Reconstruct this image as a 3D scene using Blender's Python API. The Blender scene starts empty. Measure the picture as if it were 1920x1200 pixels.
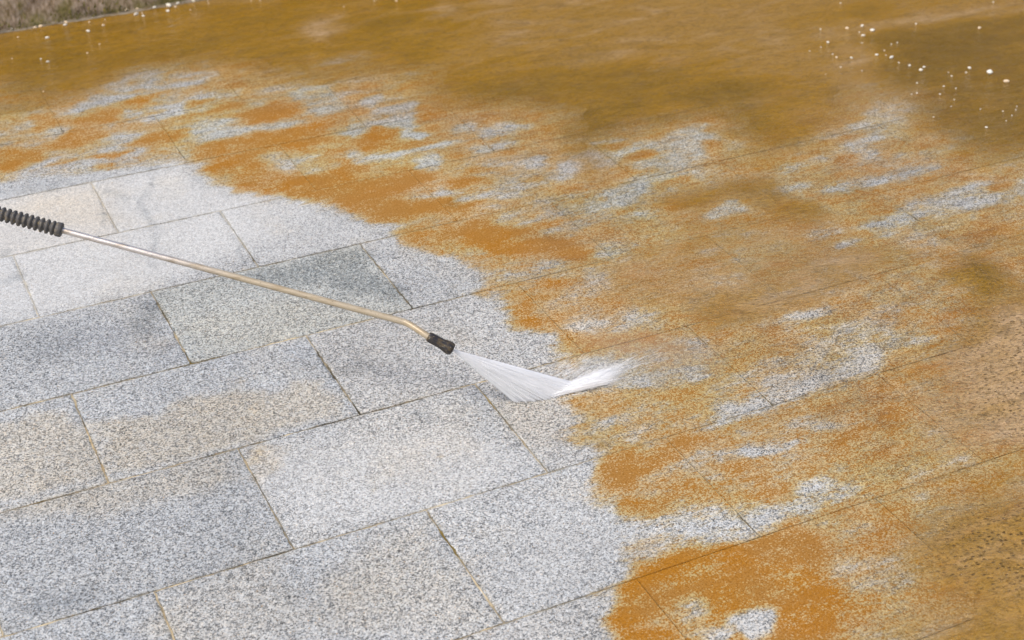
import bpy, math, random
import numpy as np
from mathutils import Vector, Matrix
R_ = math.radians
random.seed(7); rng = np.random.default_rng(7)
C = bpy.context.scene
COL = C.collection

# ------------------------------------------------------------------ camera
F = 2912.38                                   # focal length in pixels of a 1920 px wide frame
v1 = np.array([7240., 1870., -F]); v2 = np.array([-1630., 1775., -F])
v1 /= np.linalg.norm(v1); v2 /= np.linalg.norm(v2)
up = np.cross(v1, v2); up /= np.linalg.norm(up)
fw = np.array([0, 0, -1.]); fw = fw - (fw @ up) * up; fw /= np.linalg.norm(fw)
rt = np.cross(fw, up)
RC = np.array([rt, fw, up])                   # camera axes -> world axes
CH = 1.7
cam_d = bpy.data.cameras.new('camera'); cam = bpy.data.objects.new('camera', cam_d); COL.objects.link(cam)
cam_d.sensor_width = 36; cam_d.lens = F / 1920 * 36
cam.matrix_world = Matrix.Translation((0, 0, CH)) @ Matrix([list(r) for r in RC]).to_4x4()
cam_d.clip_start = .05; cam_d.clip_end = 3000
cam_d.dof.use_dof = True; cam_d.dof.focus_distance = 3.0; cam_d.dof.aperture_fstop = 5.0
C.camera = cam

# ------------------------------------------------------------------ light
SUN_EL, SUN_AZ = 58, -135                      # azimuth measured from +Y towards +X
w = bpy.data.worlds.new('World'); C.world = w; w.use_nodes = True
nt = w.node_tree; sky = nt.nodes.new('ShaderNodeTexSky'); sky.sky_type = 'NISHITA'; sky.sun_disc = False
sky.sun_elevation = R_(SUN_EL); sky.sun_rotation = R_(SUN_AZ)
sky.air_density = 1.0; sky.dust_density = 4.0; sky.ozone_density = 1.0
bg = nt.nodes['Background']; bg.inputs['Strength'].default_value = .13
C.cycles.max_bounces = 32; C.cycles.diffuse_bounces = 16; C.cycles.transparent_max_bounces = 16
nt.links.new(sky.outputs[0], bg.inputs[0])
sl = bpy.data.lights.new('sun', 'SUN'); sl.energy = 1.5; sl.angle = R_(14); sl.color = (1, .95, .87)
so = bpy.data.objects.new('sun', sl); COL.objects.link(so)
sd = Vector((math.sin(R_(SUN_AZ)) * math.cos(R_(SUN_EL)), math.cos(R_(SUN_AZ)) * math.cos(R_(SUN_EL)), math.sin(R_(SUN_EL))))
so.rotation_euler = sd.to_track_quat('Z', 'Y').to_euler(); so.location = (0, 0, 4)
C.view_settings.view_transform = 'Standard'; C.view_settings.look = 'None'
C.view_settings.exposure = .50; C.view_settings.gamma = 1

# ------------------------------------------------------------------ places on the ground
a1 = (RC @ v1)[:2]; a2 = np.array([-a1[1], a1[0]])     # the two directions of the paving
ROTZ = math.atan2(a1[1], a1[0])
def at(x, y, h=0.):                            # the point at height h seen in direction (x, y)
    d = RC @ np.array([x - 960, 600 - y, -F]); t = (h - CH) / d[2]
    return np.array([d[0] * t, d[1] * t, h])
def uv(x, y):
    p = at(x, y)[:2]; return np.array([p @ a1, p @ a2])
def uvw(p): return Vector((p[0] * a1[0] + p[1] * a2[0], p[0] * a1[1] + p[1] * a2[1], p[2] if len(p) > 2 else 0))

def tag(o, label=None, cat=None, group=None, kind=None):
    if label: o['label'] = label
    if cat: o['category'] = cat
    if group: o['group'] = group
    if kind: o['kind'] = kind
    return o

# ------------------------------------------------------------------ stain fields (laid out on the paving, in metres)
GU0, GU1, GV0, GV1, GS = -1.6, 6.4, -.6, 5.6, .01
gu = np.arange(GU0, GU1, GS); gv = np.arange(GV0, GV1, GS)
GU, GV = np.meshgrid(gu, gv)
fld = {k: np.zeros_like(GU, dtype=np.float32) for k in ('dirt', 'mud', 'pale', 'tan', 'dark', 'ochre', 'bub', 'wet')}
def vnoise(su, sv, seed):
    """smooth value noise over the grid with cells of su x sv metres"""
    r = np.random.default_rng(seed); nu = int((GU1 - GU0) / su) + 3; nv = int((GV1 - GV0) / sv) + 3
    g = r.random((nv, nu)) - .5; x = (GU - GU0) / su; y = (GV - GV0) / sv; i = x.astype(int); j = y.astype(int)
    fx = x - i; fy = y - j; fx = fx * fx * (3 - 2 * fx); fy = fy * fy * (3 - 2 * fy)
    return (g[j, i] * (1 - fx) + g[j, i + 1] * fx) * (1 - fy) + (g[j + 1, i] * (1 - fx) + g[j + 1, i + 1] * fx) * fy
WU = .050 * vnoise(.16, .09, 1) + .036 * vnoise(.06, .035, 2) + .030 * vnoise(.03, .016, 3)
WV = .026 * vnoise(.16, .09, 4) + .020 * vnoise(.06, .035, 5) + .016 * vnoise(.03, .016, 6)
def paint(k, pts, val, soft=.02, amt=1., world=False, warp=1.):
    P = np.array(pts if world else [uv(*p) for p in pts])
    lo = P.min(0) - soft * 2 - .06; hi = P.max(0) + soft * 2 + .06
    i0, i1 = np.searchsorted(gu, [lo[0], hi[0]]); j0, j1 = np.searchsorted(gv, [lo[1], hi[1]])
    if i1 <= i0 or j1 <= j0: return
    X = GU[j0:j1, i0:i1] + warp * WU[j0:j1, i0:i1]; Y = GV[j0:j1, i0:i1] + warp * WV[j0:j1, i0:i1]
    d = np.full(X.shape, 1e9); ins = np.zeros(X.shape, bool)
    n = len(P)
    for i in range(n):
        a = P[i]; b = P[(i + 1) % n]; e = b - a; L = max(e @ e, 1e-12)
        t = np.clip(((X - a[0]) * e[0] + (Y - a[1]) * e[1]) / L, 0, 1)
        d = np.minimum(d, (X - a[0] - t * e[0]) ** 2 + (Y - a[1] - t * e[1]) ** 2)
        c = ((a[1] > Y) != (b[1] > Y))
        with np.errstate(divide='ignore', invalid='ignore'):
            xi = a[0] + (Y - a[1]) * e[0] / (e[1] if e[1] else 1e-9)
        ins ^= c & (X < xi)
    sdist = np.where(ins, -1, 1) * np.sqrt(d)
    m = np.clip(.5 - sdist / (2 * soft), 0, 1); m = m * m * (3 - 2 * m) * amt
    f = fld[k][j0:j1, i0:i1]; f += (val - f) * m
def ell(k, cx, cy, rx, ry, val, rot=-12, soft=None, amt=1., warp=1.):
    r = R_(rot); pts = []
    for i in range(14):
        t = i / 14 * 2 * math.pi; q = 1 + .13 * math.sin(3 * t + cx) + .09 * math.sin(5 * t + cy)
        x, y = rx * q * math.cos(t), ry * q * math.sin(t)
        pts.append((cx + x * math.cos(r) - y * math.sin(r), cy + x * math.sin(r) + y * math.cos(r)))
    paint(k, pts, val, soft or .0007 * ry + .008, amt, warp=warp)
def ells(k, L, val, **kw):
    for e in L: ell(k, *e[:4], e[4] if len(e) > 4 else val, **kw)

fld['dirt'][:] = .56
# broad stained ground
paint('dirt', [(1080, 560), (1300, 500), (1700, 560), (1700, 600), (1400, 690), (1250, 690), (1080, 690)], .5, .06)
paint('dirt', [(880, 290), (1090, 310), (1130, 400), (1000, 410), (830, 400)], .42, .04)
paint('dirt', [(0, 170), (200, 180), (520, 160), (640, 170), (640, 280), (420, 320), (0, 320)], .48, .05)
ells('dirt', [(255, 155, 55, 14), (340, 150, 60, 13), (195, 191, 55, 12), (335, 193, 60, 12), (220, 217, 45, 11), (300, 220, 60, 9),
              (410, 180, 50, 10), (367, 240, 60, 9), (233, 267, 40, 16), (520, 241, 60, 11), (433, 250, 45, 10), (27, 265, 38, 9),
              (583, 173, 40, 12), (617, 182, 45, 10), (605, 205, 40, 9), (247, 287, 45, 9), (70, 307, 90, 9), (200, 298, 70, 6), (113, 247, 20, 9),
              (60, 245, 60, 20, .36), (640, 113, 60, 8, .3), (560, 300, 40, 7), (500, 318, 50, 7, .3)], .2)
ells('dirt', [(83, 232, 30, 16), (173, 228, 55, 16), (253, 190, 32, 7), (383, 190, 35, 6), (433, 197, 35, 6), (505, 210, 62, 16), (300, 262, 48, 14),
              (150, 258, 50, 16), (27, 300, 60, 22), (217, 290, 38, 6), (467, 272, 85, 22), (567, 257, 65, 20), (433, 312, 60, 14),
              (480, 340, 70, 22), (570, 350, 60, 26), (620, 330, 60, 20)], .86)
paint('dirt', [(785, 192), (900, 200), (1010, 205), (1040, 245), (1010, 262), (800, 276), (775, 262), (782, 240)], .72, .03)
ells('dirt', [(930, 245, 55, 12, .32), (865, 246, 35, 9, .35), (690, 190, 22, 14), (920, 277, 35, 8), (730, 291, 95, 9), (790, 310, 40, 14, .12), (660, 293, 22, 9),
              (1010, 300, 26, 9), (1060, 320, 28, 16), (860, 348, 42, 8), (830, 370, 62, 12, .22), (770, 386, 40, 9, .25), (885, 377, 40, 9),
              (640, 385, 40, 8, .3), (600, 320, 30, 7, .3), (960, 360, 60, 14, .35)], .18)
paint('dirt', [(665, 222), (700, 206), (782, 188), (784, 250), (770, 264), (745, 250), (715, 238), (690, 246), (668, 272), (648, 270), (654, 240)], .12, .012)
ells('dirt', [(700, 262, 55, 14), (760, 277, 40, 7), (868, 340, 40, 11), (905, 315, 30, 6), (850, 392, 60, 10), (1110, 350, 60, 12, .6)], .85)
paint('dirt', [(630, 350), (690, 325), (760, 310), (800, 328), (770, 350), (740, 372), (830, 372), (870, 388), (800, 400), (700, 412), (640, 398), (600, 375)], .95, .02)
paint('dirt', [(850, 432), (920, 414), (1000, 428), (1050, 450), (1115, 470), (1100, 484), (1010, 482), (930, 478), (880, 458)], .95, .02)
ells('dirt', [(780, 440, 50, 16), (1033, 530, 18, 12), (975, 573, 28, 20), (1010, 607, 34, 14), (915, 497, 40, 12, .55), (1150, 480, 60, 10, .66), (1060, 625, 30, 10, .7)], .74)
ells('dirt', [(1010, 505, 80, 16, .34), (1060, 560, 60, 22, .36), (880, 480, 40, 12, .4)], .4)
# grey scoured patches on the right
paint('dirt', [(1110, 262), (1170, 256), (1230, 262), (1300, 232), (1335, 246), (1362, 240), (1372, 270), (1330, 300), (1240, 322), (1195, 326), (1190, 304), (1140, 316), (1105, 290)], .2, .02)
ells('dirt', [(1165, 268, 40, 6), (1205, 290, 40, 8), (1340, 275, 22, 14)], .78)
ells('dirt', [(1180, 358, 48, 15), (1150, 377, 38, 13), (1210, 395, 28, 8), (1350, 395, 36, 14), (1545, 431, 42, 11), (1592, 451, 28, 8), (1655, 420, 44, 14, .3),
              (1605, 345, 58, 13), (1700, 329, 60, 18, .3), (1484, 312, 40, 9, .3), (1612, 270, 52, 10, .26), (1561, 291, 40, 9, .28), (1634, 291, 20, 7),
              (1655, 214, 66, 26, .34), (1143, 468, 36, 14), (1190, 465, 30, 9, .26), (1266, 440, 22, 8, .28), (1335, 465, 32, 9, .3), (1399, 517, 10, 6),  # first one here is pale spray haze painted as thin dirt
              (1125, 535, 40, 22, .3), (1480, 350, 50, 8, .32), (1560, 250, 60, 10, .36), (1240, 330, 60, 6, .25)], .2)
paint('dirt', [(1680, 392), (1740, 362), (1820, 338), (1920, 330), (1990, 330), (1990, 365), (1900, 380), (1820, 396), (1760, 410), (1700, 412)], .24, .02)
ells('dirt', [(1320, 365, 90, 16, .7), (1450, 400, 80, 18, .66), (1830, 440, 80, 24, .68), (1890, 345, 30, 12, .75), (1600, 320, 50, 9, .66), (1320, 430, 90, 16, .6),
              (1500, 240, 70, 12, .7), (1570, 225, 40, 8, .7)], .7)
# middle right
ells('dirt', [(1188, 608, 46, 19), (1100, 606, 34, 15), (1290, 641, 30, 15, .2), (1270, 668, 60, 14, .3), (1497, 590, 44, 9)], .14)
ells('dirt', [(1150, 645, 70, 10, .7), (1090, 640, 36, 14, .68), (1240, 560, 70, 18, .6), (1563, 601, 70, 8, .8), (1330, 590, 60, 14, .62)], .7)
paint('dirt', [(1330, 735), (1400, 692), (1500, 662), (1560, 615), (1650, 600), (1700, 625), (1640, 694), (1560, 728), (1480, 760), (1400, 790), (1330, 796)], .27, .035)
paint('dirt', [(1440, 745), (1520, 700), (1600, 680), (1640, 690), (1570, 722), (1480, 752)], .12, .02)
paint('dirt', [(1040, 670), (1200, 670), (1330, 690), (1330, 720), (1200, 730), (1130, 740), (1050, 730)], .3, .03)
paint('dirt', [(1100, 740), (1210, 725), (1290, 760), (1200, 800), (1110, 830), (1070, 780)], .5, .03)
ells('dirt', [(1350, 745, 50, 14, .34), (1240, 720, 40, 12, .32), (1500, 625, 50, 8, .55), (1815, 600, 54, 9, .26), (1740, 640, 60, 6, .26)], .3)
# lower right
paint('dirt', [(1110, 860), (1230, 820), (1320, 805), (1560, 735), (1760, 740), (1720, 880), (1560, 880), (1500, 930), (1300, 950), (1140, 965)], .6, .03)
ells('dirt', [(1160, 882, 46, 26), (1190, 950, 58, 16), (1182, 1006, 34, 12), (1300, 830, 50, 10), (1620, 810, 90, 20, .66), (1400, 870, 60, 18, .8), (1330, 920, 60, 18, .78)], .88)
ells('dirt', [(1447, 837, 52, 13), (1330, 857, 46, 10), (1290, 867, 36, 8), (1467, 900, 40, 12), (1363, 897, 36, 9, .36), (1537, 920, 38, 18), (1590, 924, 36, 14),
              (1540, 800, 40, 9, .34), (1600, 830, 50, 10, .4), (1500, 780, 30, 8, .3), (1220, 900, 30, 9, .3), (1250, 885, 24, 10, .26)], .2)
paint('dirt', [(1150, 985), (1210, 968), (1290, 955), (1430, 942), (1500, 932), (1565, 945), (1530, 968), (1460, 985), (1400, 1015), (1290, 1050), (1215, 1050), (1180, 1030)], .27, .015)
paint('dirt', [(1168, 1105), (1215, 1052), (1300, 1046), (1400, 1016), (1500, 975), (1540, 990), (1560, 1060), (1590, 1120), (1580, 1260), (1165, 1260)], .9, .012)
ells('dirt', [(1300, 1142, 50, 26, .3), (1335, 1192, 38, 14, .2), (1240, 1100, 50, 20, .74)], .3)
ell('dirt', 1418, 1167, 44, 31, .05, rot=0, soft=.006, warp=.35)
ells('dirt', [(1590, 985, 30, 22, .34), (1645, 1050, 78, 17, .32), (1600, 1080, 44, 30, .4), (1640, 1130, 60, 50, .47), (1586, 1156, 12, 9, .15), (1680, 1180, 60, 30, .5)], .3)
ells('dirt', [(1700, 960, 60, 20, .6), (1760, 900, 60, 20, .55)], .5)

# ragged variation of the dirt, then the scoured, clean stone swept by the jet
fld['dirt'][:] = .07 + .81 * fld['dirt'] + .20 * vnoise(.20, .07, 11) + .22 * vnoise(.07, .028, 12) + .20 * vnoise(.03, .014, 13)
for k in ('mud',): fld[k][:] = np.clip(fld[k] + np.clip(fld[k] * 4, 0, 1) * (.34 * vnoise(.26, .09, 14) + .30 * vnoise(.10, .035, 15)), 0, 1)
paint('dirt', [(-900, 420), (0, 328), (60, 326), (180, 322), (260, 314), (330, 303), (380, 312), (430, 340), (500, 368), (580, 386), (650, 404), (700, 418), (740, 442),
               (800, 474), (850, 504), (885, 535), (930, 562), (950, 590), (1000, 622), (1020, 650), (1050, 672), (1045, 720), (1060, 760), (1075, 800), (1098, 842),
               (1115, 872), (1128, 920), (1135, 962), (1170, 1000), (1205, 1040), (1168, 1092), (1163, 1300), (1150, 2200), (-2200, 2200)], .02, .042, warp=1.35)
ells('dirt', [(330, 300, 60, 7, .3), (120, 318, 90, 6, .2)], .2)
ells('dirt', [(480, 780, 30, 30), (500, 850, 14, 30), (850, 853, 7, 5, .5), (695, 923, 8, 4, .5), (440, 712, 4, 3, .5), (930, 745, 14, 20, .18), (1000, 830, 8, 30, .1)], .16)

# muddy water
paint('mud', [(-600, 60), (-600, 210), (0, 175), (80, 188), (160, 178), (210, 150), (300, 128), (400, 122), (500, 140), (560, 150), (640, 148), (720, 130), (800, 150), (810, 180), (850, 192),
              (950, 196), (1040, 204), (1064, 246), (1095, 295), (1125, 322), (1145, 312), (1120, 272), (1130, 258), (1250, 236), (1330, 214), (1380, 240), (1384, 280),
              (1430, 292), (1500, 272), (1570, 232), (1620, 175), (1700, 180), (1750, 240), (1840, 290), (2300, 300), (3000, -400), (960, -600), (-900, -300)], .95, .20)
ells('mud', [(640, 110, 70, 9, .5), (800, 135, 60, 10, .5), (1230, 125, 60, 9, .6), (1400, 200, 60, 14, .6), (1450, 185, 70, 12, .7), (600, 55, 30, 22, .8),
             (1590, 350, 10, 4, .3), (950, 158, 40, 8, .75), (150, 150, 60, 20, .9), (60, 195, 90, 14, .55)], .5, soft=.04)
paint('mud', [(1230, 350), (1400, 320), (1520, 390), (1600, 400), (1600, 430), (1680, 460), (1800, 470), (1880, 430), (1990, 400), (1990, 450), (1860, 500), (1700, 500),
              (1560, 560), (1400, 600), (1240, 590), (1100, 560), (1120, 500), (1260, 440)], .42, .07)
paint('mud', [(1330, 350), (1430, 335), (1500, 365), (1560, 400), (1500, 420), (1400, 380), (1300, 385), (1230, 370)], .7, .04)
paint('mud', [(1280, 570), (1480, 530), (1600, 470), (1700, 478), (1560, 540), (1440, 590), (1320, 620)], .7, .04)
ells('mud', [(1350, 395, 40, 14, .12), (1560, 432, 60, 12, .2)], .1)
paint('mud', [(1765, 512), (1830, 486), (1910, 520), (1895, 548), (1840, 572), (1795, 548)], .9, .06)
paint('mud', [(1990, 520), (1900, 552), (1870, 580), (1820, 590), (1800, 640), (1700, 700), (1690, 800), (1740, 860), (1900, 850), (4200, 700), (3600, 380)], .6, .12)
paint('mud', [(3600, 460), (2200, 520), (2000, 540), (1880, 575), (1850, 620), (1810, 660), (1810, 720), (1860, 800), (2000, 860), (3900, 720)], .97, .07)
paint('mud', [(1990, 870), (1860, 905), (1760, 950), (1700, 1000), (1720, 1080), (1760, 1130), (1700, 1180), (1650, 1300), (1700, 1800), (4200, 1800), (4200, 780)], .72, .14)
paint('mud', [(4000, 860), (2100, 940), (1860, 980), (1760, 1010), (1780, 1080), (1880, 1130), (1800, 1260), (2000, 1700), (4000, 1500)], .95, .06)
ells('mud', [(1120, 845, 26, 8, .7), (1350, 660, 40, 12, .3)], .6)
paint('bub', [(3600, 440), (2000, 500), (1780, 500), (1730, 560), (1780, 620), (1700, 720), (1700, 800), (1800, 860), (2000, 860), (4200, 700)], 1, .06)
paint('bub', [(4000, 840), (2000, 920), (1800, 930), (1720, 990), (1760, 1080), (1820, 1120), (4000, 1500)], 1, .06)
paint('bub', [(1560, 160), (1650, 130), (2000, 140), (2000, 300), (1760, 260)], .5, .1)
paint('wet', [(1180, 620), (1060, 540), (900, 300), (200, 120), (-300, 60), (960, -600), (3000, -400), (2600, 1400), (1600, 1300), (1620, 900), (1400, 740)], .8, .15)
paint('wet', [(1500, 430), (1990, 420), (2100, 900), (1700, 860), (1500, 700), (1300, 640)], 1., .1)
# deeper ochre pools against paler ones, sky sheen painted into the palest
fld['ochre'][:] = .5
paint('ochre', [(-300, 20), (200, 30), (560, 0), (860, 40), (850, 180), (560, 140), (300, 125), (0, 170)], .62, .15)
paint('ochre', [(820, 160), (1000, 130), (1200, 110), (1480, 170), (1480, 290), (1300, 230), (1060, 300), (1000, 205)], .82, .08)
paint('ochre', [(1580, 30), (1960, 20), (1990, 320), (1800, 290), (1700, 180), (1640, 120)], 1., .12)
paint('ochre', [(880, -60), (1500, -40), (1500, 110), (1100, 120), (900, 100)], .35, .1)
ells('ochre', [(600, 55, 30, 22, .1), (835, 20, 26, 18, .15), (1600, 140, 40, 90, .35)], .2, soft=.05)
paint('ochre', [(1540, 50), (1750, 20), (1960, 0), (1960, 20), (1750, 52), (1560, 70)], .25, .05)
paint('ochre', [(1100, 400), (1700, 440), (1700, 560), (1300, 620), (1080, 600)], .25, .1)
paint('ochre', [(1765, 512), (1830, 486), (1910, 520), (1895, 548), (1840, 572), (1795, 548)], .9, .07)
paint('ochre', [(1990, 545), (1880, 570), (1850, 610), (1790, 650), (1690, 720), (1690, 800), (1740, 860), (4200, 760), (3600, 440)], .02, .05)  # right-edge sky sheen painted in as pale mud colour
paint('ochre', [(1990, 870), (1760, 950), (1700, 1000), (1720, 1080), (1600, 1300), (2200, 1300)], .3, .06)
ells('ochre', [(1840, 1095, 90, 26), (1800, 1020, 70, 20)], .36, soft=.05)
# paler (drier) stone, warm dusty washes, damp dark marks
paint('pale', [(-300, 360), (0, 370), (120, 340), (330, 312), (430, 352), (540, 380), (600, 410), (560, 450), (440, 470), (300, 530), (70, 596), (-300, 640)], 1, .07)
paint('pale', [(500, 390), (640, 410), (740, 450), (640, 460), (520, 490)], .5, .06)
paint('pale', [(480, 840), (850, 800), (1010, 860), (820, 950), (560, 1010)], .5, .05)
paint('pale', [(1020, 900), (1130, 890), (1190, 1010), (1150, 1090), (960, 1160), (900, 1050)], .25, .07)
paint('tan', [(60, 365), (200, 350), (260, 420), (120, 420), (20, 400)], .4, .05)
paint('tan', [(165, 785), (310, 782), (318, 756), (440, 732), (500, 748), (560, 712), (615, 700), (662, 772), (500, 818), (330, 860), (192, 886)], .75, .008)
paint('tan', [(-200, 830), (0, 790), (60, 766), (110, 772), (160, 800), (188, 885), (0, 938), (-200, 990)], .7, .01)
paint('tan', [(0, 955), (190, 900), (430, 850), (450, 900), (330, 930), (200, 960), (0, 985)], .55, .03)
paint('tan', [(600, 1180), (640, 1040), (790, 970), (930, 1160), (860, 1200)], .45, .04)
paint('tan', [(300, 1110), (520, 1040), (600, 1180), (330, 1250)], .35, .04)
paint('tan', [(640, 780), (800, 730), (850, 760), (830, 900), (700, 870)], .22, .05)
paint('tan', [(900, 730), (1000, 700), (1040, 720), (1060, 820), (1000, 850)], .3, .04)
paint('tan', [(340, 600), (560, 560), (760, 585), (700, 600), (400, 665)], .22, .03)
ells('tan', [(500, 860, 20, 34, 1.), (340, 1160, 30, 26, .6), (290, 650, 30, 14, .5), (860, 800, 30, 60, .35)], .6, soft=.03)
paint('dark', [(520, 495), (600, 476), (672, 467), (745, 560), (700, 560), (600, 530), (480, 545), (420, 530)], .75, .03)
ells('dark', [(285, 598, 26, 34, .7), (300, 560, 20, 14, .4), (60, 355, 80, 10, .4), (10, 520, 16, 6, .8), (10, 478, 12, 4, .8), (788, 775, 16, 14, .6),
              (690, 680, 40, 16, .35), (90, 650, 80, 26, .3), (90, 1130, 80, 12, .6), (560, 1125, 12, 5, .6),
              (850, 380, 16, 10, .5), (1345, 855, 10, 3, .6), (1060, 440, 30, 8, .3)], .4, soft=.02)
ells('dark', [(230, 52, 70, 9), (120, 125, 90, 26), (330, 95, 80, 20, .2), (60, 150, 60, 14), (40, 95, 60, 14, .25), (1080, 110, 70, 9, .35), (700, 45, 60, 6), (930, 180, 90, 10), (1380, 185, 60, 14), (1110, 245, 40, 10), (1760, 95, 120, 30, .25), (1420, 360, 50, 8), (1500, 490, 60, 8)], .34, soft=.07)
for L in [[(285, 315), (283, 350), (262, 375), (270, 395), (286, 425), (284, 460), (292, 500)], [(170, 350), (200, 360), (245, 372)], [(190, 392), (203, 425)], [(432, 440), (450, 470), (470, 500)],
          [(60, 360), (110, 348), (180, 338), (240, 322), (280, 316)]]:
    for (xa, ya), (xb, yb) in zip(L, L[1:]):
        paint('dark', [(xa - 1.5, ya), (xa + 2, ya - 1), (xb + 2, yb), (xb - 1.5, yb + 1)], 1, .006, warp=.3)
def sample(k, U, V):
    x = np.clip((U - GU0) / GS, 0, len(gu) - 1.001); y = np.clip((V - GV0) / GS, 0, len(gv) - 1.001)
    i = x.astype(int); j = y.astype(int); fx = x - i; fy = y - j; f = fld[k]
    return (f[j, i] * (1 - fx) + f[j, i + 1] * fx) * (1 - fy) + (f[j + 1, i] * (1 - fx) + f[j + 1, i + 1] * fx) * fy

# ------------------------------------------------------------------ node helpers
class NT:
    def __init__(s, name):
        s.m = bpy.data.materials.new(name); s.m.use_nodes = True; s.t = s.m.node_tree
        s.t.nodes.clear(); s.out = s.t.nodes.new('ShaderNodeOutputMaterial')
    def n(s, typ, **kw):
        nd = s.t.nodes.new('ShaderNode' + typ)
        for k, v in kw.items(): setattr(nd, k, v)
        return nd
    def put(s, sock, v):
        if hasattr(v, 'is_output') or isinstance(v, bpy.types.NodeSocket): s.t.links.new(v, sock)
        elif isinstance(v, (tuple, list)): sock.default_value = (*v, 1)[:len(sock.default_value)] if len(v) < len(sock.default_value) else v
        else: sock.default_value = v
    def math(s, op, a, b=0., c=0., clamp=False):
        nd = s.n('Math', operation=op, use_clamp=clamp)
        for i, v in enumerate((a, b, c)): s.put(nd.inputs[i], v)
        return nd.outputs[0]
    def sm(s, v, lo, hi, a=0., b=1.):
        nd = s.n('MapRange', interpolation_type='SMOOTHSTEP')
        for i, x in enumerate((v, lo, hi, a, b)): s.put(nd.inputs[i], x)
        return nd.outputs[0]
    def mix(s, f, a, b, mode='MIX'):
        nd = s.n('Mix', data_type='RGBA', blend_type=mode)
        s.put(nd.inputs[0], f); s.put(nd.inputs[6], a); s.put(nd.inputs[7], b)
        return nd.outputs[2]
    def attr(s, name): return s.n('Attribute', attribute_name=name).outputs['Fac']
    def attrc(s, name): return s.n('Attribute', attribute_name=name).outputs['Color']
    def coord(s, scale=(1, 1, 1), rot=(0, 0, 0), loc=(0, 0, 0)):
        mp = s.n('Mapping'); s.t.links.new(s.n('TexCoord').outputs['Object'], mp.inputs[0])
        mp.inputs['Scale'].default_value = scale; mp.inputs['Rotation'].default_value = rot; mp.inputs['Location'].default_value = loc
        return mp.outputs[0]
    def noise(s, vec, scale, detail=2., rough=.5, dist=0.):
        nd = s.n('TexNoise'); s.put(nd.inputs['Vector'], vec)
        nd.inputs['Scale'].default_value = scale; nd.inputs['Detail'].default_value = detail
        nd.inputs['Roughness'].default_value = rough; nd.inputs['Distortion'].default_value = dist
        return nd.outputs['Fac']
    def vor(s, vec, scale, out='Color', feature='F1'):
        nd = s.n('TexVoronoi', feature=feature); s.put(nd.inputs['Vector'], vec); nd.inputs['Scale'].default_value = scale
        return nd.outputs[out]
    def ramp(s, v, stops, interp='LINEAR'):
        nd = s.n('ValToRGB'); s.put(nd.inputs[0], v); cr = nd.color_ramp; cr.interpolation = interp
        while len(cr.elements) < len(stops): cr.elements.new(.5)
        for e, (p, c) in zip(cr.elements, stops): e.position = p; e.color = (*c, 1) if not isinstance(c, float) else (c, c, c, 1)
        return nd.outputs[0]
    def bump(s, h, strength, dist, normal=None):
        nd = s.n('Bump'); s.put(nd.inputs['Height'], h); nd.inputs['Strength'].default_value = strength; nd.inputs['Distance'].default_value = dist
        if normal: s.put(nd.inputs['Normal'], normal)
        return nd.outputs[0]
    def princ(s, col, rough=.8, normal=None, metal=0., spec=.5):
        p = s.n('BsdfPrincipled'); s.put(p.inputs['Base Color'], col); s.put(p.inputs['Roughness'], rough); s.put(p.inputs['Metallic'], metal)
        s.put(p.inputs['Specular IOR Level'], spec)
        if normal: s.put(p.inputs['Normal'], normal)
        return p.outputs[0]
    def done(s, sh): s.t.links.new(sh, s.out.inputs[0]); return s.m

ORANGE_A = (.345, .135, .006); ORANGE_B = (.21, .078, .006); ORANGE_C = (.31, .145, .03)

def mud_colour(N):
    """colour of the silt that the water carries, from ochre pools to pale brown film with sky sheen painted in"""
    co = N.coord(); st = N.coord(scale=(1, 2.4, 1), rot=(0, 0, R_(6)))
    bub = N.attr('bub')
    o = N.math('ADD', N.attr('ochre'), N.math('MULTIPLY', N.math('SUBTRACT', N.noise(st, 4.5, 5, .6, 1.), .5), 1.1))
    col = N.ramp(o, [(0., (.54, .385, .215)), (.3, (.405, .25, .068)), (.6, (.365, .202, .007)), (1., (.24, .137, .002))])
    col = N.mix(N.sm(N.noise(co, 75, 5, .75), .50, .68, 0, .6), col, (.14, .085, .018))
    col = N.mix(N.sm(N.noise(N.coord(scale=(1, 2, 1), loc=(2, 2, 0)), 14, 5, .7, .8), .48, .68, 0, .45), col, (.20, .125, .035))
    col = N.mix(N.sm(N.noise(co, 240, 3, .6), .52, .68, 0, .45), col, (.42, .29, .12))
    col = N.mix(N.sm(N.noise(N.coord(scale=(1, 2, 1)), 34, 4, .7), .5, .7, 0, .35), col, N.mix(1., col, (1.25, 1.2, 1.5), 'MULTIPLY'))
    spots = N.math('MULTIPLY', N.sm(N.vor(N.coord(scale=(1, 1.7, 1)), 85, 'Distance'), .12, .30, 1., 0.), N.math('MULTIPLY', bub, N.sm(N.noise(co, 14, 4, .7), .40, .52)))  # dark spots painted as ripple slopes that miss the sky sheen
    return N.mix(N.math('MULTIPLY', spots, .6), col, (.22, .115, .015))

def silt_normal(N, h, strength, dist):
    co = N.coord(); mud = N.sm(N.attr('mud'), .25, .8)
    r = N.math('ADD', N.noise(N.coord(scale=(1, 1.8, 1), rot=(0, 0, R_(20))), 60, 4, .6, .8), N.math('MULTIPLY', N.noise(N.coord(scale=(1, 2.6, 1), rot=(0, 0, R_(8))), 16, 3, .6, .6), 2.2))
    p = N.math('MULTIPLY', N.sm(N.vor(N.coord(scale=(1, 1.7, 1)), 85, 'Distance'), .05, .3), N.attr('bub'))
    n = N.bump(h, strength, dist)
    nd = N.n('Bump'); N.put(nd.inputs['Height'], N.math('ADD', r, p)); N.put(nd.inputs['Strength'], N.math('MULTIPLY', mud, .55)); nd.inputs['Distance'].default_value = .008; N.put(nd.inputs['Normal'], n)
    return nd.outputs[0]

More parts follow.
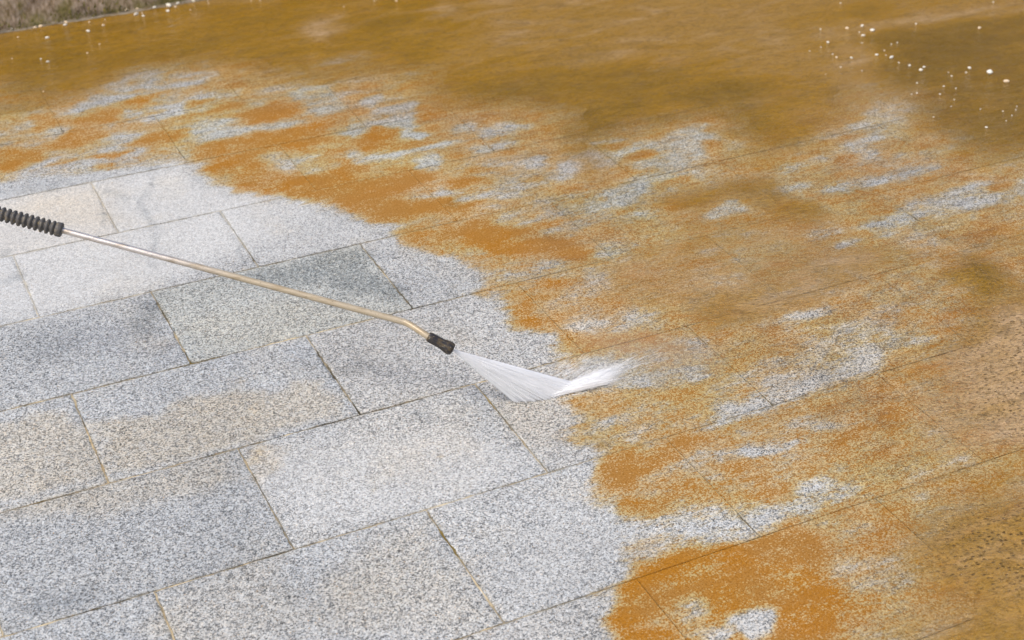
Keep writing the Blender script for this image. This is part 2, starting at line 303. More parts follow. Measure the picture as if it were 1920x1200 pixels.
def stain_nodes(N, stone, cell=None):
    """dirt, dust, silt and damp marks over a stone colour; returns colour and how far the stone is covered"""
    co = N.coord(); st = N.coord(scale=(1, 2.6, 1), rot=(0, 0, R_(8)))
    d = N.attr('dirt')
    n1 = N.noise(st, 8, 4, .6, .6); n2 = N.noise(st, 38, 4, .65, .4); n3 = N.noise(co, 260, 2, .6); n4 = N.noise(N.coord(scale=(1, 3.4, 1), rot=(0, 0, R_(14))), 110, 2, .6)
    big = N.math('ADD', N.math('MULTIPLY', N.math('SUBTRACT', n1, .5), .7), N.math('MULTIPLY', N.math('SUBTRACT', n2, .5), .8))
    big = N.math('ADD', big, N.math('MULTIPLY', N.math('SUBTRACT', n4, .5), .7))
    gr = N.math('MULTIPLY', N.math('SUBTRACT', n3, .5), .75)
    if cell is not None: gr = N.math('ADD', gr, N.math('MULTIPLY', N.math('SUBTRACT', .5, cell), .55))
    lo = N.sm(d, 0., .14)                      # fully scoured stone keeps no grains of dirt
    t = N.math('ADD', d, N.math('MULTIPLY', N.math('ADD', big, gr), lo))
    m = N.sm(t, .47, .71)
    film = N.sm(N.math('ADD', d, N.math('MULTIPLY', big, .7)), .07, .50)
    film = N.math('MULTIPLY', film, lo)
    fc = N.mix(N.sm(N.noise(co, 5, 3), .38, .62), (.88, .69, .30), (.92, .69, .37))
    col = N.mix(N.math('MULTIPLY', film, .95), stone, N.mix(1., stone, fc, 'MULTIPLY'))
    col = N.mix(N.math('MULTIPLY', N.sm(N.math('ADD', d, N.math('MULTIPLY', big, .6)), .22, .64), .42), col, N.mix(N.sm(N.noise(co, 4, 4), .4, .6), (.37, .245, .075), (.405, .25, .10)))
    oc = N.mix(N.sm(N.noise(co, 7, 3), .38, .62), ORANGE_A, ORANGE_C)
    oc = N.mix(N.sm(N.noise(co, 2.3, 3), .45, .6, 0, .75), oc, (.32, .155, .035))
    oc = N.mix(N.sm(n3, .46, .66, 0, .8), oc, ORANGE_B)
    oc = N.mix(N.sm(N.noise(co, 420, 2), .55, .7, 0, .6), oc, (.46, .25, .07))
    col = N.mix(N.math('MULTIPLY', m, .9), col, oc)
    tn = N.math('MULTIPLY', N.attr('tan'), N.sm(N.noise(co, 60, 3), .3, .55, .6, 1.))
    col = N.mix(tn, col, N.mix(1., col, (1.10, .97, .78), 'MULTIPLY'))
    mud = N.attr('mud')
    ms = N.math('ADD', N.math('MULTIPLY', N.math('SUBTRACT', N.noise(st, 6, 4, .6, .8), .5), .5), N.math('MULTIPLY', N.math('SUBTRACT', N.noise(st, 30, 4, .6, .5), .5), .5))
    ms = N.math('ADD', ms, N.math('MULTIPLY', gr, .22))
    a = N.math('MULTIPLY', N.sm(N.math('ADD', mud, ms), .10, .98, 0., .95), N.sm(mud, 0., .15))
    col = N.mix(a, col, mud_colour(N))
    dk = N.math('MULTIPLY', N.attr('dark'), N.sm(N.noise(co, 120, 3), .35, .6, .35, 1.))
    col = N.mix(dk, col, N.mix(1., col, (.38, .42, .46), 'MULTIPLY'))
    return col, N.math('MAXIMUM', m, a)

def stone_material():
    N = NT('granite_slab'); co = N.coord()
    v = N.vor(co, 370); sv = N.n('SeparateColor'); N.put(sv.inputs[0], v)
    w_ = N.vor(co, 620); sw = N.n('SeparateColor'); N.put(sw.inputs[0], w_)
    cell = N.math('ADD', N.math('MULTIPLY', sv.outputs[0], .6), N.math('MULTIPLY', sw.outputs[1], .4))
    cell = N.math('ADD', cell, N.math('MULTIPLY', N.math('SUBTRACT', N.noise(co, 90, 3), .5), .35))
    base = N.ramp(cell, [(0., (.035, .037, .04)), (.22, (.13, .133, .134)), (.38, (.275, .278, .272)), (.53, (.425, .425, .412)), (.75, (.545, .543, .528)), (1., (.73, .726, .70))])
    base = N.mix(.5, base, N.mix(1., base, N.ramp(sv.outputs[2], [(0, (.86, .93, 1.0)), (.6, (1, 1, 1)), (1., (1.0, .9, .78))]), 'MULTIPLY'))
    big = N.sm(N.noise(co, 3.2, 4), .3, .7, .91, 1.07)
    base = N.mix(1., base, N.attrc('tint'), 'MULTIPLY')
    sc = N.n('VectorMath', operation='SCALE'); N.put(sc.inputs[0], base); N.put(sc.inputs[3], big)
    pale = N.attr('pale')
    base = N.mix(N.math('MULTIPLY', pale, .42), sc.outputs[0], (.66, .655, .63))
    rim = N.attr('rim'); rn = N.sm(N.noise(co, 17, 5, .65), .40, .62)
    base = N.mix(N.math('MULTIPLY', N.sm(N.math('ADD', rim, N.math('MULTIPLY', N.math('SUBTRACT', N.noise(co, 90, 3), .5), .5)), .25, 1.), N.math('MULTIPLY', rn, .5)), base, (.26, .225, .14))
    dirt_edge = N.math('MULTIPLY', N.sm(N.noise(co, 5, 4, .6), .5, .7), .30)
    base = N.mix(dirt_edge, base, N.mix(1., base, (1.06, .96, .80), 'MULTIPLY'))
    base = N.mix(N.sm(N.noise(co, 260, 1), .70, .74, 0, .85), base, (.03, .03, .03))
    base = N.mix(N.sm(N.noise(N.coord(loc=(3, 5, 0)), 230, 1), .71, .75, 0, .8), base, (.42, .27, .12))
    col, m = stain_nodes(N, base, cell)
    h = N.math('ADD', N.noise(co, 320, 2), N.math('MULTIPLY', N.noise(co, 25, 2), .5))
    nrm = silt_normal(N, h, .5, .0016)
    ro = N.sm(N.noise(co, 14, 3), .3, .7, .5, .75)
    return N.done(N.princ(col, ro, nrm, spec=N.math('SUBTRACT', .3, N.math('MULTIPLY', m, .27))))

def bed_material():
    N = NT('joint_sand'); co = N.coord()
    base = N.ramp(N.noise(co, 7, 5, .7), [(.33, (.035, .03, .02)), (.43, (.14, .12, .08)), (.53, (.42, .35, .23)), (.68, (.66, .56, .38))])
    base = N.mix(N.sm(N.noise(co, 3.3, 2), .55, .68, 0, .7), base, (.20, .14, .02))
    base = N.mix(N.math('MULTIPLY', N.attr('pale'), .75), base, (.50, .48, .42))
    col, m = stain_nodes(N, base)
    return N.done(N.princ(col, .9, silt_normal(N, N.noise(co, 300), .5, .002), spec=.1))

def mud_water_material():
    N = NT('muddy_water'); co = N.coord()
    mud = N.attr('mud'); bub = N.attr('bub')
    st = N.coord(scale=(1, 2.4, 1), rot=(0, 0, R_(6)))
    
    hb = N.math('ADD', N.math('MULTIPLY', N.noise(N.coord(scale=(1, 1.7, 1), rot=(0, 0, R_(20))), 85, 3, .6, .6), 1.), N.math('MULTIPLY', N.noise(st, 13, 2), 1.6))
    pit = N.math('MULTIPLY', N.sm(N.vor(N.coord(scale=(1, 1.7, 1)), 85, 'Distance'), 0., .35), bub)
    nrm = N.bump(N.math('ADD', hb, N.math('MULTIPLY', pit, .7)), .8, .006)
    tr = N.n('BsdfTransparent')
    gl = N.n('BsdfGlossy'); gl.inputs['Roughness'].default_value = .10; N.put(gl.inputs['Normal'], nrm)
    fr = N.n('Fresnel'); fr.inputs['IOR'].default_value = 1.36; N.put(fr.inputs['Normal'], nrm)
    fm = N.math('MULTIPLY', fr.outputs[0], N.math('MAXIMUM', N.sm(mud, .05, .6, 0., .85), N.math('MULTIPLY', N.attr('wet'), N.sm(N.noise(st, 11, 4, .65), .42, .60, .25, .8))))
    m2 = N.n('MixShader'); N.put(m2.inputs[0], fm); N.put(m2.inputs[1], tr.outputs[0]); N.put(m2.inputs[2], gl.outputs[0])
    return N.done(m2.outputs[0])

def simple(name, col, rough=.6, metal=0., col2=None, scale=200, bump=0., bscale=300, lo=.45, hi=.65, spec=.5):
    N = NT(name); co = N.coord()
    c = N.mix(N.sm(N.noise(co, scale, 4), lo, hi), col, col2) if col2 else N.mix(0., col, col)
    nrm = N.bump(N.noise(co, bscale, 3), bump, .002) if bump else None
    return N.done(N.princ(c, rough, nrm, metal, spec))

def mesh_obj(name, verts, faces, mat=None, parent=None, smooth=False):
    me = bpy.data.meshes.new(name); me.from_pydata([tuple(v) for v in verts], [], [tuple(f) for f in faces]); me.update()
    if smooth: me.polygons.foreach_set('use_smooth', [True] * len(me.polygons))
    if mat: me.materials.append(mat)
    o = bpy.data.objects.new(name, me); COL.objects.link(o)
    if parent: o.parent = parent
    return o
def fast_mesh(name, V, Q, mat):                # Q: (n, k) indices
    me = bpy.data.meshes.new(name); k = Q.shape[1]
    me.vertices.add(len(V)); me.vertices.foreach_set('co', V.astype(np.float32).ravel())
    me.loops.add(Q.size); me.loops.foreach_set('vertex_index', Q.astype(np.int32).ravel())
    me.polygons.add(len(Q)); me.polygons.foreach_set('loop_start', np.arange(0, Q.size, k, dtype=np.int32))
    me.update(calc_edges=True); me.validate()
    me.materials.append(mat)
    o = bpy.data.objects.new(name, me); COL.objects.link(o); return o
def add_fields(o, names, U, V):
    for k in names:
        a = o.data.attributes.new(k, 'FLOAT', 'POINT'); a.data.foreach_set('value', sample(k, U, V).astype(np.float32))

# ------------------------------------------------------------------ paving
VR = [1.677 - .3185 * 4 + .3185 * i for i in range(4)] + [1.677, 1.997, 2.317, 2.634, 2.952, 3.251, 3.541, 3.86, 4.18, 4.50, 4.665]
WALL_V = 4.667
GAP = .0009
def wob(x, seed): return np.sin(x * 37 + seed) * .5 + np.sin(x * 91 + seed * 2.3) * .3 + np.sin(x * 233 + seed * 1.7) * .2
Vs, Qs, Ts, Rs, base_i, si = [], [], [], [], 0, 0
special = {}
def slab(u0, u1, w0, w1, tint):
    global base_i, si
    si += 1
    nu = max(3, int(round((u1 - u0) / .012))); nv = max(3, int(round((w1 - w0) / .012)))
    us = np.concatenate([[u0 + GAP, u0 + GAP + .0022], np.linspace(u0 + GAP + .008, u1 - GAP - .008, nu - 1), [u1 - GAP - .0022, u1 - GAP]])
    vs = np.concatenate([[w0 + GAP, w0 + GAP + .0022], np.linspace(w0 + GAP + .008, w1 - GAP - .008, nv - 1), [w1 - GAP - .0022, w1 - GAP]])
    A, B = np.meshgrid(us, vs); Z = np.zeros_like(A)
    tx, ty, z0 = np.clip(rng.normal(0, .0003, 3), -.0004, .0004); z0 *= .35
    Z += z0 + tx * (A - A.mean()) + ty * (B - B.mean())
    chip = rng.random(A.shape) ** 5
    edge = np.zeros(A.shape, bool); edge[0] = edge[-1] = True; edge[:, 0] = edge[:, -1] = True
    A[:, 0] += chip[:, 0] * .003; A[:, -1] -= chip[:, -1] * .003; B[0] += chip[0] * .003; B[-1] -= chip[-1] * .003
    A[:, 0] += .0006 * wob(B[:, 0], si); A[:, -1] += .0006 * wob(B[:, -1], si + 9); B[0] += .0006 * wob(A[0], si + 4); B[-1] += .0006 * wob(A[-1], si + 5)
    dm = np.clip((np.maximum(sample('dirt', A, B), sample('mud', A, B)) - .16) / .22, 0, 1)       # joints are clogged where the dirt lies thick
    A[:, 0] += (u0 - A[:, 0]) * dm[:, 0]; A[:, -1] += (u1 - A[:, -1]) * dm[:, -1]
    lj = .80 + .2 * wob(A[0] * .3, 3); B[0] += (w0 - B[0]) * np.minimum(1, lj) * dm[0]; B[-1] += (w1 - B[-1]) * np.minimum(1, lj) * dm[-1]
    Z[edge] -= (.0005 + chip[edge] * .0018) * (1 - .95 * dm[edge])
    n, m = A.shape[1], A.shape[0]
    dj = np.minimum(np.minimum(A - u0, u1 - A), np.minimum(B - w0, w1 - B)); Rs.append(np.exp(-dj / .007).ravel()); Rs.append(np.ones(2 * (n + m) - 4))
    top = np.stack([A, B, Z], -1).reshape(-1, 3)
    idx = np.arange(n * m).reshape(m, n) + base_i
    Qs.append(np.stack([idx[:-1, :-1], idx[:-1, 1:], idx[1:, 1:], idx[1:, :-1]], -1).reshape(-1, 4))
    ring = np.concatenate([idx[0, :], idx[1:, -1], idx[-1, -2::-1], idx[-2:0:-1, 0]])
    low = top[ring - base_i].copy(); low[:, 2] = -.03
    li = np.arange(len(ring)) + base_i + n * m
    Qs.append(np.stack([ring, li, np.roll(li, -1), np.roll(ring, -1)], -1)[:, ::-1])
    Vs.append(top); Vs.append(low); Ts.append(np.tile(tint, (n * m + len(ring), 1)))
    base_i += n * m + len(ring)
blue = (.96, .985, 1.01); cool = (.985, .995, 1.0); neu = (1, .99, .97); warm = (1.03, .99, .93); green = (.98, 1., .96)
for r in range(len(VR) - 1):
    off = .529 if (r - 4) % 2 else .290
    k = -5
    while True:
        u0 = off + .4805 * k + .0; u1 = u0 + .4805
        if u0 > 6.2: break
        q = .95 + .10 * rng.random(); t = [blue, cool, neu, warm, green][rng.integers(5)]
        key = (r - 4, round(u0 + .24, 1))
        sp = {(0, .5): (blue, .98), (0, .1): (blue, .9), (0, 1.0): (cool, 1.06), (1, .3): (blue, .78), (1, .8): (cool, 1.08), (1, 1.3): (neu, 1.05), (2, .0): (blue, .9), (2, .5): (blue, 1.0),
              (2, 1.0): (neu, .98), (3, .3): (blue, .88), (3, .8): (green, .95), (4, .0): (blue, 1.0), (4, .5): (cool, 1.05), (4, 1.0): (cool, .95), (5, .3): (warm, 1.04), (5, .8): (cool, 1.0),
              (-1, .3): (cool, .98), (-1, .8): (neu, 1.0), (0, .4): (blue, .98)}
        for (kr, ku), (tt, qq) in sp.items():
            if kr == key[0] and abs(ku - (u0 + .24)) < .13: t, q = tt, qq
        q = .99 + (q - 1) * .3
        slab(u0, u1, VR[r], VR[r + 1], np.array([t[0] * q, t[1] * q, t[2] * q, 1.]))
        k += 1
V = np.concatenate(Vs); Q = np.concatenate(Qs); T = np.concatenate(Ts)
STONE = stone_material()
pav = fast_mesh('pavement', V, Q, STONE); tag(pav, kind='structure'); pav.rotation_euler.z = ROTZ
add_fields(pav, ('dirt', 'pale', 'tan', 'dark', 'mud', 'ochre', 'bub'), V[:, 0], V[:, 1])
ra_ = pav.data.attributes.new('rim', 'FLOAT', 'POINT'); ra_.data.foreach_set('value', np.concatenate(Rs).astype(np.float32))
ca = pav.data.color_attributes.new('tint', 'FLOAT_COLOR', 'POINT'); ca.data.foreach_set('color', T.astype(np.float32).ravel())

def grid(u0, u1, w0, w1, st, zf):
    A, B = np.meshgrid(np.arange(u0, u1 + st / 2, st), np.arange(w0, w1 + st / 2, st))
    Vv = np.stack([A, B, zf(A, B)], -1).reshape(-1, 3); m, n = A.shape
    idx = np.arange(n * m).reshape(m, n)
    return Vv, np.stack([idx[:-1, :-1], idx[:-1, 1:], idx[1:, 1:], idx[1:, :-1]], -1).reshape(-1, 4)
def bed_z(a, b):                               # sand in the joints; silt fills them and covers the slabs where the mud is thick
    m_ = np.clip((sample('mud', a, b) - .62) / .25, 0, 1); d_ = np.clip(sample('dirt', a, b) / .8, 0, 1)
    return -.0015 + .0003 * np.sin(a * 9 + np.cos(b * 7)) + .0003 * np.sin(a * 51) * np.sin(b * 47) + .0009 * d_ * (1 - m_) + .0042 * m_ * m_ * (3 - 2 * m_)
V, Q = grid(-2.1, 6.6, .3, 4.70, .02, bed_z)
bed = fast_mesh('joint_sand', V, Q, bed_material()); tag(bed, kind='structure'); bed.rotation_euler.z = ROTZ
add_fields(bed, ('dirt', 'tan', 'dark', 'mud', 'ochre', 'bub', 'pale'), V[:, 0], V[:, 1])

def zw(a, b): return .0038 + .0005 * np.sin(a * 31 + 3 * np.sin(b * 17)) * np.cos(b * 43 + 2 * np.sin(a * 13))
V, Q = grid(-1.5, 6.3, 0., WALL_V - .004, .012, zw)
mv = np.maximum(sample('mud', V[:, 0], V[:, 1]), sample('wet', V[:, 0], V[:, 1]) - .1); Q = Q[(mv[Q] > .015).any(1)]
us_, inv = np.unique(Q, return_inverse=True); V = V[us_]; Q = inv.reshape(Q.shape)
wat = fast_mesh('water', V, Q, mud_water_material()); tag(wat, kind='structure'); wat.rotation_euler.z = ROTZ
wat.data.polygons.foreach_set('use_smooth', [True] * len(wat.data.polygons))
add_fields(wat, ('mud', 'wet', 'bub'), V[:, 0], V[:, 1])

# far ground to the horizon
N = NT('earth'); co = N.coord()
c = N.ramp(N.noise(co, 2.5, 6, .6), [(.35, (.10, .085, .05)), (.55, (.20, .16, .10)), (.7, (.12, .13, .05))])
GROUND = N.done(N.princ(c, .95, N.bump(N.noise(co, 40, 4), .6, .02)))
L = 900
g = mesh_obj('ground', [(-L, -L, -.034), (L, -L, -.034), (L, L, -.034), (-L, L, -.034)], [(0, 1, 2, 3)], GROUND); tag(g, kind='structure')

# ------------------------------------------------------------------ wall at the far edge
N = NT('roughcast'); co = N.coord()
st = N.coord(scale=(1, 1, .45), rot=(0, R_(25), 0))
c = N.ramp(N.noise(st, 75, 5, .65), [(.34, (.14, .095, .045)), (.47, (.29, .215, .14)), (.62, (.42, .33, .25)), (.75, (.52, .43, .37))])
sep = N.n('SeparateXYZ'); N.put(sep.inputs[0], co)
g_ = N.math('SUBTRACT', N.noise(co, 11, 4), N.math('MULTIPLY', sep.outputs[2], 2.2))
c = N.mix(N.sm(g_, .36, .58, 0, .85), c, N.ramp(N.noise(co, 90, 3), [(.35, (.11, .105, .02)), (.65, (.25, .205, .06))]))
WALLM = N.done(N.princ(c, .95, N.bump(N.noise(st, 110, 4), .5, .005)))
nx, nz = 420, 46
U = np.linspace(-2.1, 6.5, nx); Zs = np.linspace(-.03, .62, nz)
A, B = np.meshgrid(U, Zs)
D = .002 * np.sin(A * 23 + 3 * np.sin(B * 31)) + .0016 * rng.standard_normal(A.shape) - .05 * (B / .62)
yy = 4.675 + .0 * A - D
Vf = np.stack([A, yy, B], -1).reshape(-1, 3); idx = np.arange(nx * nz).reshape(nz, nx)
Qf = np.stack([idx[:-1, :-1], idx[:-1, 1:], idx[1:, 1:], idx[1:, :-1]], -1).reshape(-1, 4)
# back face and cap
Vb = Vf.copy(); Vb[:, 1] = 4.95; Qb = Qf[:, ::-1] + len(Vf)
cap = np.stack([idx[-1, :-1], idx[-1, 1:], idx[-1, 1:] + len(Vf), idx[-1, :-1] + len(Vf)], -1)
e0 = np.stack([idx[:-1, 0], idx[1:, 0], idx[1:, 0] + len(Vf), idx[:-1, 0] + len(Vf)], -1)
e1 = np.stack([idx[:-1, -1], idx[:-1, -1] + len(Vf), idx[1:, -1] + len(Vf), idx[1:, -1]], -1)
wall = fast_mesh('garden_wall', np.concatenate([Vf, Vb]), np.concatenate([Qf, Qb, cap, e0, e1]), WALLM)
wall.rotation_euler.z = ROTZ
tag(wall, 'rough greyish brown wall with green moss along its foot beyond the paving', 'wall')

V, Q = grid(-2.0, 6.4, 4.652, 4.682, .006, lambda a, b: .0055 - .0025 * ((b - 4.667) / .015) ** 2 + .0015 * np.sin(a * 61 + 2 * np.sin(a * 17)) * np.sin(b * 400))
V[:, 1] += .003 * np.sin(V[:, 0] * 13) + .002 * np.sin(V[:, 0] * 41)
kerb = fast_mesh('mortar_fillet', V, Q, simple('grey_mortar', (.24, .20, .145), .95, col2=(.17, .12, .06), scale=30, bump=.5)); kerb.rotation_euler.z = ROTZ
tag(kerb, kind='structure')

# moss tufts along the foot of the wall
mv_, mf_ = [], []
for i in range(2600):
    u = random.uniform(-1.2, 3.2); dn = .5 + .5 * math.sin(u * 7.1) * math.sin(u * 3.3 + 1)
    if random.random() > .35 + .65 * dn: continue
    h = random.uniform(.006, .022) * (.6 + .8 * dn); a = random.uniform(0, 6.28); wd = random.uniform(.0015, .004)
    z = abs(random.gauss(0, .022)); y = 4.668 - abs(random.gauss(0, .003)) + z * .02
    b = len(mv_); lx = random.gauss(0, .006); ly = -random.uniform(.0, .012)
    mv_ += [(u - wd * math.cos(a), y - wd * math.sin(a), z), (u + wd * math.cos(a), y + wd * math.sin(a), z), (u + lx, y + ly, z + h)]
    mf_.append((b, b + 1, b + 2))
moss = mesh_obj('moss', mv_, mf_, simple('moss', (.13, .125, .02), .95, col2=(.27, .22, .07), scale=60)); moss.rotation_euler.z = ROTZ
tag(moss, 'green and brown moss growing along the foot of the wall', 'moss', kind='stuff')

# ------------------------------------------------------------------ pressure washer lance
def frame(d):
    d = d.normalized(); s = Vector((0, 0, 1)).cross(d).normalized(); return d, s, d.cross(s)
def lathe(path, radii, seg=24, flute=None):
    """surface round a path of points with a radius for each; flute(i, angle) scales the radius"""
    vs, fs = [], []; n = len(path)
    for i, p in enumerate(path):
        d = (path[min(i + 1, n - 1)] - path[max(i - 1, 0)]); d, s, t = frame(d)
        for k in range(seg):
            a = 2 * math.pi * k / seg; r = radii[i] * (flute(i, a) if flute else 1)
            vs.append(p + s * math.cos(a) * r + t * math.sin(a) * r)
    for i in range(n - 1):
        for k in range(seg):
            fs.append((i * seg + k, i * seg + (k + 1) % seg, (i + 1) * seg + (k + 1) % seg, (i + 1) * seg + k))
    fs.append(tuple(range(seg))[::-1]); fs.append(tuple((n - 1) * seg + k for k in range(seg)))
    return vs, fs
P_tip = Vector(at(849, 656, .145)); P_noz = Vector(at(803, 631, .170)); P_bend = Vector(at(752, 602, .187)); P_grip = Vector(at(117, 432, .36))
ax = (P_bend - P_grip).normalized()
P_end = P_grip - ax * .33
lance = bpy.data.objects.new('pressure_washer_lance', None); COL.objects.link(lance); lance.location = P_grip
tag(lance, 'long thin metal pressure washer lance with black ribbed grip held over the paving', 'pressure washer')
def local(vs): return [v - P_grip for v in vs]
def px2r(px, p): return px / F * (Vector(p) - Vector((0, 0, CH))).dot(Vector(RC @ np.array([0, 0, -1.]))) / 2
# tube
path, rad = [], []
for i in range(40):
    t = i / 39; path.append(P_grip - ax * .02 + (P_bend - P_grip + ax * .02) * t); rad.append(px2r(11.2 + 1.6 * t, path[-1]))
b0, b1, b2, b3 = P_bend, P_bend + ax * .022, P_noz - (P_tip - P_noz).normalized() * .022, P_noz + (P_tip - P_noz) * .15
for i in range(1, 15):
    t = i / 14; path.append(b0 * (1 - t) ** 3 + b1 * 3 * t * (1 - t) ** 2 + b2 * 3 * t * t * (1 - t) + b3 * t ** 3); rad.append(px2r(12.8, path[-1]))
rr = random.Random(3)
vs, fs = lathe(path, rad, 20)
N = NT('muddy_steel'); co = N.coord()
seam = N.n('SeparateXYZ'); N.put(seam.inputs[0], co)
gx = N.sm(seam.outputs[0], .10, .34)
base = N.mix(N.math('MULTIPLY', gx, .96), (.66, .61, .57), (.44, .365, .25))
base = N.mix(N.sm(N.noise(N.coord(scale=(.25, 1, 1)), 90, 4), .48, .66, 0, .55), base, (.30, .22, .12))
base = N.mix(N.sm(N.noise(co, 420, 2), .64, .74, 0, .8), base, (.10, .08, .05))
base = N.mix(N.sm(N.noise(co, 300, 2), .66, .74, 0, .7), base, (.72, .62, .42))
metal = N.math('SUBTRACT', .75, N.math('MULTIPLY', gx, .6))
rough = N.sm(N.noise(co, 120, 3), .3, .7, .28, .5)
TUBE = N.done(N.princ(base, rough, N.bump(N.noise(co, 260, 3), .25, .001), metal))
mesh_obj('tube', local(vs), fs, TUBE, lance, True)
# grip: ribbed sleeve with a collar at its front end
path, rad = [], []
RO = px2r(29, P_grip); RI = RO * .66; pitch = .0103; Lg = .31
x = 0.
prof = [(0, RO * .62), (.0004, RO * .86), (.002, RO * .97), (.010, RO * .97), (.0118, RO * .90), (.0124, RI)]
x = .0135
while x < Lg:
    for q in range(7):
        a = q / 6; prof.append((x + a * pitch * .72, RI + (RO * 1.0 - RI) * math.sin(a * math.pi) ** .45))
    x += pitch
prof.append((x + .004, RI)); prof.append((x + .0045, .002))
path = [P_grip - ax * s for s, _ in prof]; rad = [r for _, r in prof]
def flat(i, a): return 1 - .05 * abs(math.cos(2 * a))
vs, fs = lathe(path, rad, 32, flat)
N = NT('ribbed_rubber'); co = N.coord()
c = N.mix(N.sm(N.noise(co, 130, 4), .46, .66, 0, .75), (.085, .08, .076), (.17, .145, .11))
c = N.mix(N.sm(N.noise(co, 210, 2), .64, .72, 0, .8), c, (.30, .22, .08))
RUB = N.done(N.princ(c, .5, N.bump(N.noise(co, 400), .3, .001), spec=.35))
gr = mesh_obj('grip', local(vs), fs, RUB, lance, True)
# nozzle: fluted black plastic cap flaring to a rounded rim
nd = (P_tip - P_noz).normalized(); NL = (P_tip - P_noz).length
r0, r1 = px2r(20, P_noz), px2r(25.5, P_tip)
prof = [(-.02, r0 * .60), (-.01, r0 * .86), (.05, r0 * .97), (.2, r0 * 1.0), (.4, r0 * 1.0), (.55, r0 * 1.02), (.68, r1 * .90), (.8, r1 * 1.0), (.9, r1 * 1.0), (.97, r1 * .9), (1.0, r1 * .74), (1.0, r1 * .42), (.95, r1 * .36), (.90, r1 * .1)]
# resample for flutes
path = [P_noz + (P_tip - P_noz) * s for s, _ in prof]; rad = [r for _, r in prof]
def flute(i, a): return 1 - (.10 * max(0, math.cos(9 * a)) ** 2 if 2 <= i <= 6 else 0)
vs, fs = lathe(path, rad, 54, flute)
N = NT('nozzle_plastic'); co = N.coord()
c = N.mix(N.sm(N.noise(co, 150, 4), .45, .62, 0, .8), (.022, .019, .019), (.085, .06, .028))
c = N.mix(N.sm(N.noise(co, 260, 2), .64, .7, 0, .7), c, (.34, .30, .22))
NOZ = N.done(N.princ(c, .38, N.bump(N.noise(co, 350), .2, .001), spec=.5))
nz_ = mesh_obj('nozzle', local(vs), fs, NOZ, lance, True)

# ------------------------------------------------------------------ water jet: thousands of thin streaks of water
N = NT('spray_water')
df = N.n('BsdfDiffuse'); df.inputs[0].default_value = (.985, .985, .985, 1)
tl = N.n('BsdfTranslucent'); tl.inputs[0].default_value = (.985, .985, .985, 1)
mx = N.n('MixShader'); mx.inputs[0].default_value = .28; N.put(mx.inputs[1], df.outputs[0]); N.put(mx.inputs[2], tl.outputs[0])
SPRAY = N.done(mx.outputs[0])
def needles(segs):
    """segs: (start, end, r_start, r_end): thin flat streaks"""
    S = np.array([s[0] for s in segs]); E = np.array([s[1] for s in segs]); ra = np.array([s[2] for s in segs])[:, None]; rb = np.array([s[3] for s in segs])[:, None]
    d = E - S; d /= np.linalg.norm(d, axis=1)[:, None]
    q = rng.normal(size=d.shape); a = np.cross(d, q); a /= np.linalg.norm(a, axis=1)[:, None]; 
    V = np.stack([S - a * ra, S + a * ra, E + a * rb, E - a * rb], 1).reshape(-1, 3); o = np.arange(len(segs))[:, None] * 4
    Q = o + np.array([[0, 1, 2, 3]])
    return V, Q
tipv = np.array(P_tip) - np.array(nd) * .004
G0 = at(962, 752); G1 = at(1090, 722)          # where the fan strikes the slabs
Gm = at(1040, 752)
def contact(t): return G0 * (1 - t) ** 2 + Gm * 2 * t * (1 - t) + G1 * t * t
segs = []
for i in range(4200):
    t = rng.random(); e = abs(rng.normal(0, .006)) * (1 if rng.random() < .5 else -1)
    tt = t + e
    end = contact(tt)
    perp = np.array([-(G1 - G0)[1], (G1 - G0)[0], 0]); perp /= np.linalg.norm(perp)
    end = end + perp * rng.normal(0, .0035)
    s0 = rng.random() ** 1.3 * .8; s1 = min(1, s0 + .15 + rng.random() * .6)
    if rng.random() < .25: s0 = 0.
    st = tipv + (end - tipv) * s0 + np.array([0, 0, rng.normal(0, .0004)]); en = tipv + (end - tipv) * s1
    segs.append((st, en, .00012 + .00018 * s0, .00034 * s1 + .0001))
Vj, Qj = needles(segs)
dnv = at(1050, 750) - at(1050, 740); dnv /= np.linalg.norm(dnv)
out = (at(1165, 697) - at(1050, 735)); out /= np.linalg.norm(out)
segs = []
for i in range(4400):
    t = rng.random(); b = contact(t) + out * rng.normal(0, .004)
    conv = at(1124, 714) + perp * rng.normal(0, .0095) - b
    L_ = np.linalg.norm(conv); dirn = conv / L_
    s0 = rng.random() ** 1.25 * .92; ln = .01 + .06 * rng.random() ** 1.5
    zz = rng.random() ** 1.3 * .014; bul = dnv * .010 * math.sin(math.pi * min(1, s0)) * rng.random()
    p0 = b + bul + dirn * L_ * s0 + np.array([0, 0, .002 + zz * math.sin(min(1, s0) * 1.9) + .002 * rng.random()])
    dz = rng.uniform(-.05, .10)
    p1 = p0 + dirn * ln + np.array([0, 0, ln * dz])
    segs.append((p0, p1, .00036, .00004))
for i in range(900):                          # streaks flung further out
    d = out + perp * rng.normal(.0, .12); d = d / np.linalg.norm(d)
    s = rng.exponential(.034); p0 = at(1106, 718) + d * s + perp * rng.normal(0, .006) + np.array([0, 0, .004 + s * rng.uniform(0, .15)])
    ln = rng.uniform(.004, .03); p1 = p0 + d * ln + np.array([0, 0, ln * rng.uniform(.0, .15)])
    segs.append((p0, p1, .00022, .00006))
for i in range(500):                           # light scatter above the upper edge of the fan
    tt = rng.random(); p0 = G0 + (G1 - G0) * (.75 + .5 * tt) - perp * rng.normal(-.03, .02) + np.array([0, 0, rng.uniform(.002, .03)])
    p1 = p0 + out * rng.uniform(.006, .02) + np.array([0, 0, .004]); segs.append((p0, p1, .00016, .00005))
Vs2, Qs2 = needles(segs)
jet = bpy.data.objects.new('water_spray', None); COL.objects.link(jet); jet.location = tuple(G0)
tag(jet, 'white fan of water shooting from the black nozzle onto the slabs', 'water spray')
